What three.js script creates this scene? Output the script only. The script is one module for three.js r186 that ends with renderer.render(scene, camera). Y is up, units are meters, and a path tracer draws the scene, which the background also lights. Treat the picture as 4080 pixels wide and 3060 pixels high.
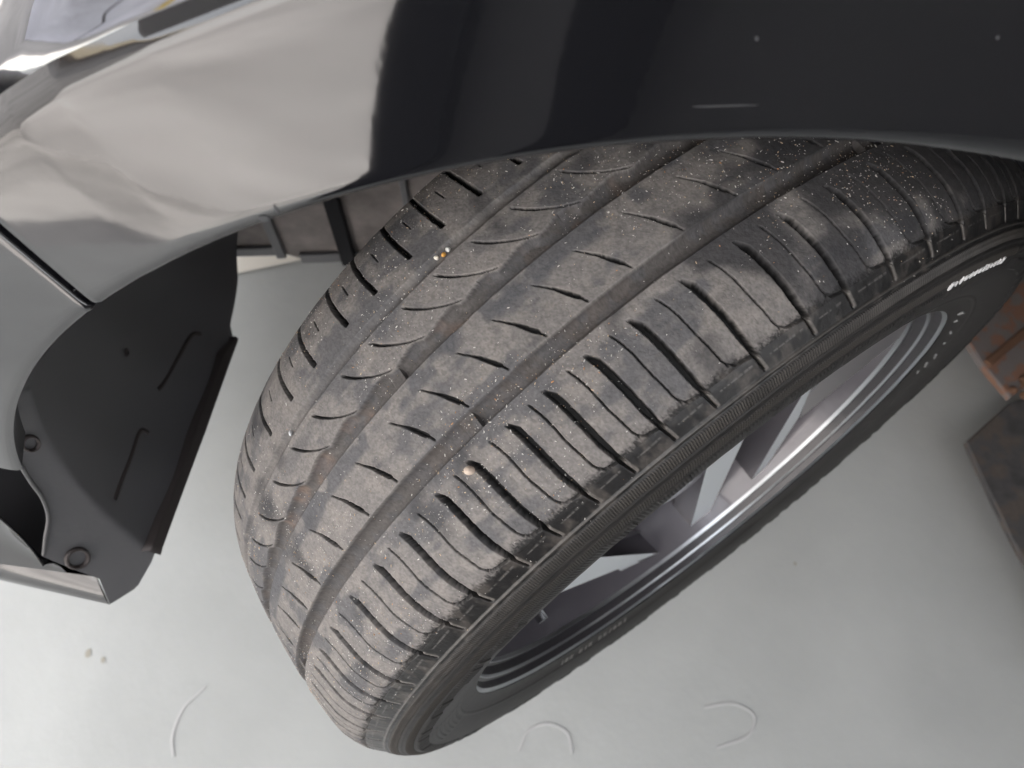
import * as THREE from 'three';
import { mergeGeometries, mergeVertices, toCreasedNormals } from 'three/addons/utils/BufferGeometryUtils.js';
import { RoundedBoxGeometry } from 'three/addons/geometries/RoundedBoxGeometry.js';
import { FontLoader } from 'three/addons/loaders/FontLoader.js';
import { TextGeometry } from 'three/addons/geometries/TextGeometry.js';

// ------------------------------------------------------------------ camera, sky, sun, exposure
const HUB = 0.56;                               // height of the wheel centre above the floor (the car hangs on a lift)
const W = 1024, H = 768;
const scene = new THREE.Scene();
const camera = new THREE.PerspectiveCamera(50.169, W / H, 0.02, 400);
camera.position.set(0.2755, HUB + 0.6135, 0.1111);
camera.lookAt(0.2755 - 0.459, HUB + 0.6135 - 0.8883, 0.1111 - 0.0165);
camera.focus = 0.43; camera.userData.fStop = 10;

const EXPOSURE = 4.6;
const SUN = new THREE.Vector3(-0.60, 0.78, -0.12).normalize();
{ // bright, thinly clouded sky, the same all the way round
  const w = 512, h = 256, d = new Float32Array(w * h * 4);
  for (let j = 0; j < h; j++) for (let i = 0; i < w; i++) {
    const el = (j + 0.5) / h * Math.PI - Math.PI / 2, az = (i + 0.5) / w * Math.PI * 2;
    const x = Math.cos(el) * Math.cos(az), y = Math.sin(el), z = Math.cos(el) * Math.sin(az);
    const up = Math.max(0, y);
    const haze = Math.exp(-up * 3.2);
    const c = Math.sin(x * 5 + Math.sin(z * 7)) * Math.sin(z * 6 + y * 9) * 0.5 + Math.sin(x * 13 + z * 11) * Math.sin(y * 17 + z * 5) * 0.25;
    const cloud = Math.min(1, Math.max(0, 0.62 + c * 0.8));
    const o = (j * w + i) * 4;
    const b = y > 0 ? 1 : 0.35;
    d[o] = b * (0.66 + 0.42 * cloud + 0.10 * haze);
    d[o + 1] = b * (0.70 + 0.38 * cloud + 0.08 * haze);
    d[o + 2] = b * (0.78 + 0.32 * cloud + 0.04 * haze);
    d[o + 3] = 1;
  }
  const sky = new THREE.DataTexture(d, w, h, THREE.RGBAFormat, THREE.FloatType);
  sky.mapping = THREE.EquirectangularReflectionMapping; sky.magFilter = THREE.LinearFilter; sky.minFilter = THREE.LinearFilter; sky.needsUpdate = true;
  scene.background = sky; scene.environment = sky; scene.environmentIntensity = 1;
}
const sun = new THREE.DirectionalLight(new THREE.Color(1, 0.95, 0.88), 5);
sun.position.copy(SUN).multiplyScalar(20); sun.castShadow = true; sun.shadow.radius = 2;
sun.shadow.mapSize.set(2048, 2048);
Object.assign(sun.shadow.camera, { left: -12, right: 12, top: 12, bottom: -12, near: 1, far: 60 });
scene.add(sun, sun.target);

// ------------------------------------------------------------------ helpers
function rng(seed) { let s = seed >>> 0; return () => { s = (s + 0x6D2B79F5) >>> 0; let t = s; t = Math.imul(t ^ (t >>> 15), t | 1); t ^= t + Math.imul(t ^ (t >>> 7), t | 61); return ((t ^ (t >>> 14)) >>> 0) / 4294967296; }; }
const sstep = (a, b, x) => { const t = Math.min(1, Math.max(0, (x - a) / (b - a))); return t * t * (3 - 2 * t); };
const lerp = (a, b, t) => a + (b - a) * t;
const clamp = (x, a, b) => Math.min(b, Math.max(a, x));
function hash(i, j, s) { let h = Math.imul(i, 374761393) ^ Math.imul(j, 668265263) ^ Math.imul(s, 2147483647 - 1274126177); h = Math.imul(h ^ (h >>> 13), 1274126177); h ^= h >>> 16; return (h >>> 0) / 4294967296; }
function vnoise(x, y, s = 0) {
  const i = Math.floor(x), j = Math.floor(y); let u = x - i, v = y - j; u = u * u * (3 - 2 * u); v = v * v * (3 - 2 * v);
  return lerp(lerp(hash(i, j, s), hash(i + 1, j, s), u), lerp(hash(i, j + 1, s), hash(i + 1, j + 1, s), u), v);
}
function fbm(x, y, s = 0, oct = 4) { let a = 0.5, t = 0, n = 0; for (let k = 0; k < oct; k++) { t += a * vnoise(x, y, s + k * 17); n += a; a *= 0.55; x = x * 2.03 + 11.3; y = y * 2.03 + 7.1; } return t / n; }
function interp(x, tab) { // piecewise linear table [[x, y] ...]
  if (x <= tab[0][0]) return tab[0][1];
  for (let i = 1; i < tab.length; i++) if (x <= tab[i][0]) { const t = (x - tab[i - 1][0]) / (tab[i][0] - tab[i - 1][0]); return lerp(tab[i - 1][1], tab[i][1], t); }
  return tab[tab.length - 1][1];
}
function geo(pos, idx, uv, col, nrm) {
  const g = new THREE.BufferGeometry();
  g.setAttribute('position', new THREE.BufferAttribute(pos instanceof Float32Array ? pos : new Float32Array(pos), 3));
  if (uv) g.setAttribute('uv', new THREE.BufferAttribute(uv instanceof Float32Array ? uv : new Float32Array(uv), 2));
  if (col) g.setAttribute('color', new THREE.BufferAttribute(col instanceof Float32Array ? col : new Float32Array(col), 3));
  g.setIndex(idx);
  if (nrm) g.setAttribute('normal', new THREE.BufferAttribute(nrm, 3)); else g.computeVertexNormals();
  return g;
}
function grid(nu, nv, fn) { // fn(u, v) -> [x, y, z, uvx, uvy]
  const pos = [], uv = [], idx = [];
  for (let i = 0; i <= nu; i++) for (let j = 0; j <= nv; j++) { const p = fn(i / nu, j / nv, i, j); pos.push(p[0], p[1], p[2]); uv.push(p[3] ?? 0, p[4] ?? 0); }
  const n = nv + 1;
  for (let i = 0; i < nu; i++) for (let j = 0; j < nv; j++) { const a = i * n + j, b = a + n; idx.push(a, b, a + 1, b, b + 1, a + 1); }
  return geo(pos, idx, uv);
}
function mesh(name, g, m, parent) { const o = new THREE.Mesh(g, m); o.name = name; o.castShadow = o.receiveShadow = true; parent.add(o); return o; }
const used = new Map();
function numbered(name) { const n = used.get(name) ?? 0; used.set(name, n + 1); return n ? name + '_' + String(n).padStart(3, '0') : name; }
function tag(o, label, category, group, kind) { o.userData = { ...(label && { label }), ...(category && { category }), ...(group && { group }), ...(kind && { kind }) }; return o; }
function noiseTexture(n, f, { aniso = 1, seed = 1, oct = 5, srgb = false, repeat = 1, ramp } = {}) { // tiling noise
  const d = new Uint8Array(n * n * 4);
  const per = (x, y, p, s) => { const i = Math.floor(x), j = Math.floor(y); let u = x - i, v = y - j; u = u * u * (3 - 2 * u); v = v * v * (3 - 2 * v); const q = (a) => ((a % p) + p) % p; return lerp(lerp(hash(q(i), q(j), s), hash(q(i + 1), q(j), s), u), lerp(hash(q(i), q(j + 1), s), hash(q(i + 1), q(j + 1), s), u), v); };
  for (let j = 0; j < n; j++) for (let i = 0; i < n; i++) {
    let t = 0, a = 0.5, w = 0, p = f;
    for (let k = 0; k < oct; k++) { t += a * per(i / n * p, j / n * p, p, seed + k); w += a; a *= 0.6; p *= 2; }
    t /= w; const c = ramp ? ramp(t, i / n, j / n) : [t, t, t];
    const o = (j * n + i) * 4; for (let k = 0; k < 3; k++) d[o + k] = clamp(Math.round(c[k] * 255), 0, 255); d[o + 3] = 255;
  }
  const t = new THREE.DataTexture(d, n, n); t.wrapS = t.wrapT = THREE.RepeatWrapping; t.magFilter = THREE.LinearFilter; t.minFilter = THREE.LinearMipmapLinearFilter; t.generateMipmaps = true;
  if (srgb) t.colorSpace = THREE.SRGBColorSpace;
  t.repeat.set(repeat, repeat * aniso); t.needsUpdate = true; return t;
}
const SCUFFS = [[[0.215, -0.16], [0.2, -0.205], [0.178, -0.215], [0.162, -0.19], [0.165, -0.15]], [[0.21, 0.10], [0.185, 0.085], [0.178, 0.06], [0.19, 0.035], [0.215, 0.03]], [[0.115, 0.52], [0.14, 0.545], [0.175, 0.555], [0.2, 0.55]]];
const lin = (r, g, b) => new THREE.Color().setRGB(r, g, b);

// ------------------------------------------------------------------ materials
const tGrain = noiseTexture(512, 24, { seed: 5, oct: 5, repeat: 1 / 0.05 });
const tPeel = noiseTexture(512, 20, { seed: 9, oct: 2, repeat: 1 / 0.09 });
const tFloorBump = noiseTexture(1024, 40, { seed: 21, oct: 4, repeat: 1 / 0.5 });
const tFloor = noiseTexture(1024, 6, { seed: 33, oct: 7, srgb: true, repeat: 1 / 1.1, ramp: (t) => { const k = 0.86 + (t - 0.5) * 0.10; return [k * 0.995, k, k * 0.997]; } });
const tRust = noiseTexture(512, 8, { seed: 43, oct: 6, srgb: true, repeat: 1 / 0.13, ramp: (t) => { const r = sstep(0.50, 0.62, t); return [lerp(0.44, 0.50, r), lerp(0.415, 0.375, r), lerp(0.41, 0.31, r)]; } });
const M = {
  paint: new THREE.MeshPhysicalMaterial({ name: 'black_paint', color: lin(0.006, 0.0062, 0.0075), roughness: 0.05, ior: 1.75, bumpMap: tPeel, bumpScale: 0.000008 }),
  bonnet: new THREE.MeshPhysicalMaterial({ name: 'bonnet_paint', color: lin(0.006, 0.0062, 0.0075), roughness: 0.015, ior: 1.7 }),
  plastic: new THREE.MeshStandardMaterial({ name: 'black_plastic', color: lin(0.105, 0.105, 0.110), roughness: 0.5, bumpMap: tGrain, bumpScale: 0.00008 }),
  flange: new THREE.MeshStandardMaterial({ name: 'black_plastic_smooth', color: lin(0.06, 0.06, 0.062), roughness: 0.36, bumpMap: tGrain, bumpScale: 0.00004 }),
  lip: new THREE.MeshStandardMaterial({ name: 'darkened_plastic', color: lin(0.045, 0.037, 0.036), roughness: 0.6 }),
  duct: new THREE.MeshStandardMaterial({ name: 'black_duct', color: lin(0.005, 0.005, 0.007), roughness: 0.95 }),
  dusty: new THREE.MeshStandardMaterial({ name: 'dusty_grey_panel', color: lin(0.30, 0.275, 0.27), roughness: 0.75, map: noiseTexture(256, 5, { seed: 71, oct: 5, srgb: true, repeat: 1 / 0.2, ramp: (t) => { const k = 0.62 + 0.5 * (t - 0.2); return [k, k * 0.985, k * 0.97]; } }) }),
  rubber: new THREE.MeshStandardMaterial({ name: 'tyre_rubber', color: 0xffffff, vertexColors: true, roughness: 0.78, bumpMap: tGrain, bumpScale: 0.00035 }),
  sidewall: new THREE.MeshStandardMaterial({ name: 'sidewall_rubber', color: 0xd0cdca, vertexColors: true, roughness: 0.56, bumpMap: tGrain, bumpScale: 0.00012 }),
  glossy: new THREE.MeshStandardMaterial({ name: 'clean_rubber', color: 0xffffff, vertexColors: true, roughness: 0.40, bumpMap: tGrain, bumpScale: 0.00015 }),
  alloy: new THREE.MeshPhysicalMaterial({ name: 'machined_alloy', color: lin(0.46, 0.48, 0.50), metalness: 1, roughness: 0.28, bumpMap: tPeel, bumpScale: 0.00002 }),
  face: new THREE.MeshPhysicalMaterial({ name: 'machined_spoke_face', color: lin(0.78, 0.82, 0.85), metalness: 0.7, roughness: 0.42 }),
  lilac: new THREE.MeshPhysicalMaterial({ name: 'satin_spoke_face', color: lin(0.60, 0.57, 0.58), metalness: 1, roughness: 0.3, bumpMap: tPeel, bumpScale: 0.00015 }),
  gunmetal: new THREE.MeshPhysicalMaterial({ name: 'dark_grey_alloy_paint', color: lin(0.115, 0.108, 0.122), metalness: 0.25, roughness: 0.36, clearcoat: 0.6, clearcoatRoughness: 0.08 }),
  darkAlloy: new THREE.MeshPhysicalMaterial({ name: 'black_alloy_paint', color: lin(0.035, 0.033, 0.037), roughness: 0.3 }),
  iron: new THREE.MeshStandardMaterial({ name: 'brake_iron', color: lin(0.09, 0.085, 0.085), metalness: 0.7, roughness: 0.5 }),
  chrome: new THREE.MeshStandardMaterial({ name: 'chrome', color: lin(0.75, 0.76, 0.78), metalness: 1, roughness: 0.12 }),
  letter: new THREE.MeshStandardMaterial({ name: 'raised_letter_rubber', color: lin(0.13, 0.125, 0.12), roughness: 0.5 }),
  greyMark: new THREE.MeshStandardMaterial({ name: 'scuffed_raised_rubber', color: lin(0.20, 0.20, 0.20), roughness: 0.6 }),
  glintMark: new THREE.MeshStandardMaterial({ name: 'letter_glint', color: lin(0.62, 0.62, 0.62), roughness: 0.6 }),
  floor: new THREE.MeshPhysicalMaterial({ name: 'painted_floor', color: lin(0.632, 0.642, 0.634), map: tFloor, roughness: 0.42, bumpMap: tFloorBump, bumpScale: 0.0003 }),
  cream: new THREE.MeshStandardMaterial({ name: 'cream_strip', color: lin(0.82, 0.78, 0.70), roughness: 0.6 }),
  scuff: new THREE.MeshStandardMaterial({ name: 'pale_scuff', color: lin(0.465, 0.468, 0.465), roughness: 0.5 }),
  stain: new THREE.MeshStandardMaterial({ name: 'brown_stain', color: lin(0.36, 0.34, 0.29), roughness: 0.8 }),
  lamp: new THREE.MeshPhysicalMaterial({ name: 'dark_lamp_glass', color: lin(0.008, 0.008, 0.011), roughness: 0.35 }),
  chip: new THREE.MeshStandardMaterial({ name: 'chipped_paint', color: lin(0.042, 0.044, 0.047), roughness: 0.7 }),
  rust: new THREE.MeshStandardMaterial({ name: 'rusty_steel', color: 0xffffff, map: tRust, roughness: 0.85, bumpMap: tGrain, bumpScale: 0.0005 }),
  rustDark: new THREE.MeshStandardMaterial({ name: 'dark_rusty_steel', color: lin(0.42, 0.40, 0.40), map: tRust, roughness: 0.85, bumpMap: tGrain, bumpScale: 0.0005 }),
  rustOrange: new THREE.MeshStandardMaterial({ name: 'orange_rust', color: lin(0.17, 0.088, 0.052), roughness: 0.9, bumpMap: tGrain, bumpScale: 0.0006 }),
  darkSteel: new THREE.MeshStandardMaterial({ name: 'dark_steel', color: lin(0.085, 0.081, 0.082), roughness: 0.6, map: noiseTexture(256, 6, { seed: 141, oct: 6, srgb: true, repeat: 1 / 0.12, ramp: (t) => { const r = sstep(0.52, 0.66, t), k = 0.75 + 0.6 * (t - 0.3); return [k, k * (1 - 0.06 * r), k * (1 - 0.12 * r)]; } }), bumpMap: tGrain, bumpScale: 0.0004 }),
};

// ------------------------------------------------------------------ the place: floor, yard, carport, buildings beyond, some added
function box(x0, x1, y0, y1, z0, z1) { const g = new THREE.BoxGeometry(x1 - x0, y1 - y0, z1 - z0); g.translate((x0 + x1) / 2, (y0 + y1) / 2, (z0 + z1) / 2); return g; }
function metreUV(g) { const p = g.attributes.position, n = g.attributes.normal, uv = g.attributes.uv; for (let i = 0; i < p.count; i++) { const ax = Math.abs(n.getX(i)), ay = Math.abs(n.getY(i)), az = Math.abs(n.getZ(i)); if (ay >= ax && ay >= az) uv.setXY(i, p.getX(i), p.getZ(i)); else if (ax >= az) uv.setXY(i, p.getZ(i), p.getY(i)); else uv.setXY(i, p.getX(i), p.getY(i)); } return g; }
{
  const floor = mesh('floor', metreUV(box(-4.2, 3.2, -0.12, 0, -4.2, 2.6)), M.floor, scene); tag(floor, null, null, null, 'structure');
  const yardM = new THREE.MeshStandardMaterial({ name: 'concrete_yard', color: lin(0.48, 0.465, 0.455), roughness: 0.9, map: noiseTexture(512, 8, { seed: 91, oct: 6, srgb: true, repeat: 1 / 6, ramp: (t) => { const k = 0.92 + 0.5 * (t - 0.5); return [k, k, k]; } }) });
  const yg = new THREE.PlaneGeometry(240, 240); yg.rotateX(-Math.PI / 2); yg.translate(0, -0.13, 0); metreUV(yg);
  tag(mesh('yard', yg, yardM, scene), null, null, null, 'structure');
  const wallM = new THREE.MeshStandardMaterial({ name: 'grey_render', color: lin(0.36, 0.36, 0.365), roughness: 0.9 });
  const roofM = new THREE.MeshStandardMaterial({ name: 'roof_sheet', color: lin(0.30, 0.30, 0.31), roughness: 0.8 });
  const postM = new THREE.MeshStandardMaterial({ name: 'added_post_black', color: lin(0.004, 0.005, 0.009), roughness: 0.8 });
  tag(mesh('wall_back', box(-4.2, 2.4, 0, 2.8, -4.3, -4.1), wallM, scene), 'grey rendered back wall of the carport', 'wall', null, 'structure');
  tag(mesh('wall_side', box(1.75, 1.9, 0, 1.75, -4.1, 0.66), wallM, scene), 'unseen grey side wall of the carport, kept low to let light in', 'wall', null, 'structure');  // unseen wall, height set so sky light passes over it
  tag(mesh('roof', mergeGeometries([box(-4.4, 2.0, 2.8, 2.92, -4.4, -0.35), box(-4.4, 0.8, 2.8, 2.92, -0.35, 2.9)]), roofM, scene), 'unseen sheet roof over the carport, outline cut to shape the light', 'roof', null, 'structure');  // unseen roof, stretched and notched to control light on floor and paint
  tag(mesh('added_wall_far', box(-2.5, -2.35, 0, 2.8, -4.1, 0.9), wallM, scene), 'added unseen far wall that dims the floor under the car', 'wall', null, 'structure');  // added wall, holds back light from the far side
  for (const [k, [z, w, l]] of [[0.62, 0.22, 'added black post standing in for a reflected leg, toward the front'], [0.06, 0.24, 'added short black post standing in for a reflected leg']].entries()) {  // posts added for the dark leg stripes mirrored in the fender
    tag(mesh(numbered('added_post'), box(1.55, 1.55 + 0.16, 0, k ? 1.8 : 2.8, z - w / 2, z + w / 2), postM, scene), l, 'post', 'added posts');
  }
}
{ // buildings mirrored in the paint; round and grey ones added for their reflections
  const house = (name, x, z, turn, w, h, d, label, wallC) => {
    const g = new THREE.Group(); g.name = name; scene.add(g); g.position.set(x, -0.13, z); g.rotation.y = turn; tag(g, label, 'house');
    const wm = new THREE.MeshStandardMaterial({ name: 'house_render', color: wallC, roughness: 0.9, map: noiseTexture(128, 6, { seed: 55, oct: 5, srgb: true, repeat: 1 / 4, ramp: (t) => { const k = 0.9 + 0.3 * (t - 0.5); return [k, k, k]; } }) });
    const rm = new THREE.MeshStandardMaterial({ name: 'house_roof', color: lin(0.16, 0.13, 0.12), roughness: 0.9 }), gm = new THREE.MeshStandardMaterial({ name: 'window_glass', color: lin(0.02, 0.025, 0.03), roughness: 0.1 }), fm = new THREE.MeshStandardMaterial({ name: 'fascia', color: lin(0.6, 0.52, 0.38), roughness: 0.8 });
    mesh('wall', metreUV(box(-w / 2, w / 2, 0, h, -d, 0)), wm, g);
    mesh('roof', box(-w / 2 - 0.5, w / 2 + 0.5, h + 0.003, h + 0.25, -d - 0.5, 0.6), rm, g);
    mesh('fascia', box(-w / 2 - 0.5, w / 2 + 0.5, h - 0.15, h + 0.22, 0.603, 0.66), fm, g);
    if (name === 'house_001') for (let k = -1; k <= 1; k += 2) { mesh('window_frame', box(k * w * 0.27 - 0.7, k * w * 0.27 + 0.7, h * 0.35, h * 0.35 + 1.3, 0.002, 0.06), fm, g); mesh('window_pane', box(k * w * 0.27 - 0.62, k * w * 0.27 + 0.62, h * 0.35 + 0.08, h * 0.35 + 1.22, 0.062, 0.07), gm, g); }
    return g;
  };
  {
    const g = new THREE.Group(); g.name = 'added_round_house'; scene.add(g); g.position.set(11.0, -0.13, 5.9); tag(g, 'added round building, unseen, grading the brightness mirrored in the fender', 'house');  // added for the brightness gradient mirrored in the fender
    const wm = new THREE.MeshStandardMaterial({ name: 'house_render', color: lin(0.74, 0.735, 0.74), roughness: 0.9, map: noiseTexture(256, 5, { seed: 155, oct: 5, srgb: true, repeat: 1, ramp: (t) => { const k = 0.86 + 0.9 * (t - 0.5); return [k, k * 0.99, k * 0.985]; } }) }), rm = new THREE.MeshStandardMaterial({ name: 'house_roof', color: lin(0.16, 0.13, 0.12), roughness: 0.9 });
    const c = new THREE.CylinderGeometry(5.8, 5.8, 11, 128); c.translate(0, 5.5, 0); mesh('wall', c, wm, g);
    const r = new THREE.ConeGeometry(6.2, 2.2, 96); r.translate(0, 12.102, 0); mesh('roof', r, rm, g);
  }
  house('house', 4.6, 13.5, -2.85, 16, 9.0, 6, 'added grey house, unseen, darkening the mirrored left of the fender', lin(0.46, 0.455, 0.46));  // added to darken the left of the fender reflection
  const ob = house('house_001', -5, 4.9, 2.29, 7, 2.9, 4, 'white rendered outbuilding ahead of the carport', lin(0.78, 0.80, 0.90));
  const crackM = new THREE.MeshStandardMaterial({ name: 'wall_crack', color: lin(0.1, 0.1, 0.11), roughness: 1 }), pipeM = new THREE.MeshStandardMaterial({ name: 'yellow_pipe', color: lin(0.6, 0.45, 0.12), roughness: 0.6 });
  for (const x of [-1.2, 0.55]) mesh('crack', new THREE.TubeGeometry(new THREE.CatmullRomCurve3([0, 0.6, 1.1, 1.7, 2.3, 2.8].map((y, i) => new THREE.Vector3(x + 0.09 * Math.sin(i * 2.1), y, 0.004))), 40, 0.02, 5), crackM, ob);
  const pg = new THREE.CylinderGeometry(0.06, 0.06, 2.75, 12); pg.translate(1.5, 1.375, 0.12); mesh('downpipe', pg, pipeM, ob);
}
{ // faint ring scuffs and small stains on the floor paint
  const floor = scene.getObjectByName('floor');
  const arc = (pts, r, m, name) => { const c = new THREE.CatmullRomCurve3(pts.map(([x, z]) => new THREE.Vector3(x, 0.0006, z))); const g = new THREE.TubeGeometry(c, 40, r, 6); g.translate(0, 0, 0); g.scale(1, 0.2, 1); g.translate(0, 0.0008, 0); mesh(name, g, m, floor); };
  for (const p of SCUFFS) arc(p, 0.0022, M.scuff, 'floor_scuff');
  for (const [x, z, a, b] of [[-0.0236, -0.3091, 0.003, 0.0025], [0.0656, 0.6872, 0.006, 0.004], [0.075, 0.665, 0.004, 0.003]]) { const g = new THREE.CircleGeometry(1, 14); g.scale(a, b, 1); g.rotateX(-Math.PI / 2); g.translate(x, 0.0012, z); mesh('floor_stain', g, M.stain, floor); }
}
// pale strip on the floor under the car
{
  const g = new THREE.BufferGeometry();
  const pts = [[-0.540, 0.65], [-0.5618, 0.5507], [-0.5828, 0.4567], [-0.667, 0.08], [-0.80, 0.08], [-0.72, 0.68]];
  const s = new THREE.Shape(pts.map(([x, z]) => new THREE.Vector2(x, -z)));
  const e = new THREE.ShapeGeometry(s); e.rotateX(-Math.PI / 2); e.translate(0, 0.004, 0);
  tag(mesh('pale_strip', e, M.cream, scene), null, null, null, 'structure');
}

// ------------------------------------------------------------------ the car
const car = new THREE.Group(); car.name = 'car'; scene.add(car);
tag(car, 'black car on a lift, front wheel steered outward below its fender', 'car');
const AX = { y: 0.0422, z: 0.0352 };                          // centre of the wheel arch relative to the hub
const D2R = Math.PI / 180;
const arch = (th, r, x) => [x, HUB + AX.y + r * Math.cos(th * D2R), AX.z + r * Math.sin(th * D2R)];

// --- crest of the fender (height, z) seen from the side
const CREST = [[-0.75, 0.60], [-0.3, 0.555], [0, 0.516], [0.1, 0.486], [0.1966, 0.4495], [0.2179, 0.4415], [0.2351, 0.434], [0.2529, 0.4264], [0.2738, 0.4146], [0.35, 0.362], [0.46, 0.27], [0.6, 0.13], [0.8, -0.1]];
function crestR(th) { // distance from the arch centre to the crest along the direction th
  let lo = 0.38, hi = 1.2;
  for (let k = 0; k < 40; k++) { const m = (lo + hi) / 2, z = AX.z + m * Math.sin(th * D2R), y = AX.y + m * Math.cos(th * D2R); if (y < interp(z, CREST)) lo = m; else hi = m; }
  return lo;
}
// section from inner flange over the lip to the crest: s is a share of the way from lip to crest; negative s is the folded flange
const SECX = [[-0.3, 0.066], [-0.1, 0.0850], [-0.03, 0.0882], [0, 0.0895], [0.025, 0.0904], [0.06, 0.0901], [0.14, 0.0880], [0.5, 0.0775], [0.82, 0.0678], [0.94, 0.0630], [1, 0.0570]];
function smoothTable(tab) { const xs = tab.map((p) => p[0]); const c = new THREE.SplineCurve(tab.map((p) => new THREE.Vector2(p[0], p[1]))); const out = c.getPoints(240).map((p) => [p.x, p.y]); return out; }
const SECS = smoothTable(SECX);
function panel(th, s) {
  const rc = crestR(th);
  const x = interp(s, SECS);
  const r = s >= 0 ? 0.3758 + (rc - 0.3758) * s : 0.3758 + Math.min(0.004, -s * 0.012);
  return arch(th, r, x);
}
function panelGrid(t0, t1, nu, fold0, fold1) {
  const sv = []; for (const a of [-0.3, -0.2, -0.1, -0.06, -0.03, -0.015]) sv.push(a); for (let k = 0; k <= 44; k++) sv.push(k / 44);
  const g = grid(nu + (fold0 ? 1 : 0) + (fold1 ? 1 : 0), sv.length - 1, (u, v, i, j) => {
    let k = i - (fold0 ? 1 : 0), inx = 0;
    if (k < 0) { k = 0; inx = 1; } if (k > nu) { k = nu; inx = 1; }
    let th = lerp(t0, t1, k / nu);
    // a little rounding toward a shut line
    const p = panel(th, sv[j]);
    const near = Math.min(fold0 ? Math.abs(th - t0) : 9, fold1 ? Math.abs(th - t1) : 9);
    const drop = near < 0.3 ? 0.0012 * Math.pow(1 - near / 0.3, 2) : 0;
    p[0] -= drop + (inx ? 0.014 : 0);
    return [p[0], p[1], p[2], p[2], p[1]];
  });
  return g;
}
const fender = mesh('front_fender', panelGrid(-62, 39.0, 260, false, true), M.paint, car);
fender.userData.label = 'glossy black front fender over the tyre';
{ // pale chips and a scratch in the paint
  const chip = (th, s2, a, b, rot) => { const g = new THREE.SphereGeometry(1, 10, 6); g.scale(a, b, 0.0002); const o = mesh('paint_chip', g, M.chip, fender); const p = new THREE.Vector3(...panel(th, s2)), q = new THREE.Vector3(...panel(th, s2 + 0.01)), r = new THREE.Vector3(...panel(th + 0.3, s2)); const n = q.sub(p).cross(r.sub(p)).normalize(); if (n.x < 0) n.negate(); o.position.copy(p).addScaledVector(n, 0.0001); o.lookAt(p.clone().add(n)); o.rotateZ(rot); };
  chip(-0.2, 0.36, 0.0005, 0.0008, 0.6); chip(-10.0, 0.33, 0.0005, 0.0008, 0.6); chip(0.6, 0.145, 0.0105, 0.00028, 0.02); chip(24.3, 0.03, 0.0022, 0.0018, 0); chip(23.3, 0.06, 0.0006, 0.0022, 0.3);
}
{ // dark headlamp corner on the crest, with a bright strip inside its rim
  const lamp = new THREE.Group(); lamp.name = 'headlamp'; car.add(lamp); lamp.userData.label = 'dark headlamp corner beyond the fender crest';
  const g = new THREE.SphereGeometry(1, 40, 24); g.scale(0.05, 0.020, 0.042); g.rotateX(0.5); g.translate(0.000, HUB + 0.356, 0.352); mesh('lamp_housing', g, M.lamp, lamp);
  const R = rng(5); for (let k = 0; k < 6; k++) { const c = new THREE.SphereGeometry(0.0022 + 0.0012 * R(), 10, 8); c.scale(1.3, 0.7, 1); c.translate(-0.004 + 0.001 * R(), HUB + 0.3745 - 0.0008 * k, 0.345 - 0.0055 * k); mesh('lamp_element', c, M.chrome, lamp); }
}
const bumper = mesh('front_bumper', panelGrid(39.28, 71, 90, true, false), M.paint, car);
bumper.userData.label = 'front bumper end ahead of the wheel arch';
{ // bonnet: from the crest it dips inward, then rises to the middle of the car
  const g = grid(120, 40, (u, v) => {
    const z = lerp(-0.62, 0.62, u), y = interp(z, CREST);
    const t = v, X = 0.0575 - t * 0.75;
    const dip = -0.006 * sstep(0, 0.02, t) + 0.003 * sstep(0.0, 0.12, t) + 0.05 * sstep(0.12, 0.7, t);
    return [X, HUB + y + dip - 0.0004, z, z, X];
  });
  const b = mesh('bonnet', g, M.bonnet, car); b.userData.label = 'black bonnet reflecting the sky';
}
{ // shell of the rest of the car, mostly out of sight
  const g = mergeGeometries([box(-1.62, -0.37, HUB - 0.20, HUB + 0.02, -3.1, 0.52), box(-1.62, 0.06, HUB - 0.14, HUB + 0.42, -3.1, -0.64), box(-1.62, -0.02, HUB - 0.24, HUB - 0.02, 0.54, 0.84)]);
  mesh('underbody', g, M.duct, car);
}
// --- wheel arch liner
const XB = [[40, 0.0895], [50, 0.088], [60, 0.05], [70, 0.032], [84, 0.0476], [106, 0.074], [125, 0.095]];
const linerR = (th, x) => 0.385 + 0.7 * Math.max(0, x - interp(th, XB));
const BOTTOM = [[-0.31, 112.7], [-0.24, 114.2], [-0.18, 113.9], [-0.165, 115.0], [-0.05, 111], [0.072, 106.2], [0.081, 106.5], [0.1, 107.1], [0.1155, 105.25]]; // lower edge by x
const LEFT = [[66, 0.12], [72.4, 0.0505], [78.2, 0.0601], [83.1, 0.0664], [86.6, 0.071], [89.3, 0.0786], [92.65, 0.0995], [101.6, 0.101], [105.3, 0.1155], [118, 0.1155]]; // outer edge by angle
const linerPoint = (th, x, lift = 0) => { const bump = 0.0025 * Math.sin(th * 0.21 + x * 9) + 0.0012 * Math.sin(x * 60 + th * 0.1); return arch(th, linerR(th, x) - lift + bump * sstep(0.0, 0.05, interp(th, XB) - x), x); };
const liner = new THREE.Group(); liner.name = 'wheel_arch_liner'; car.add(liner);
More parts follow.
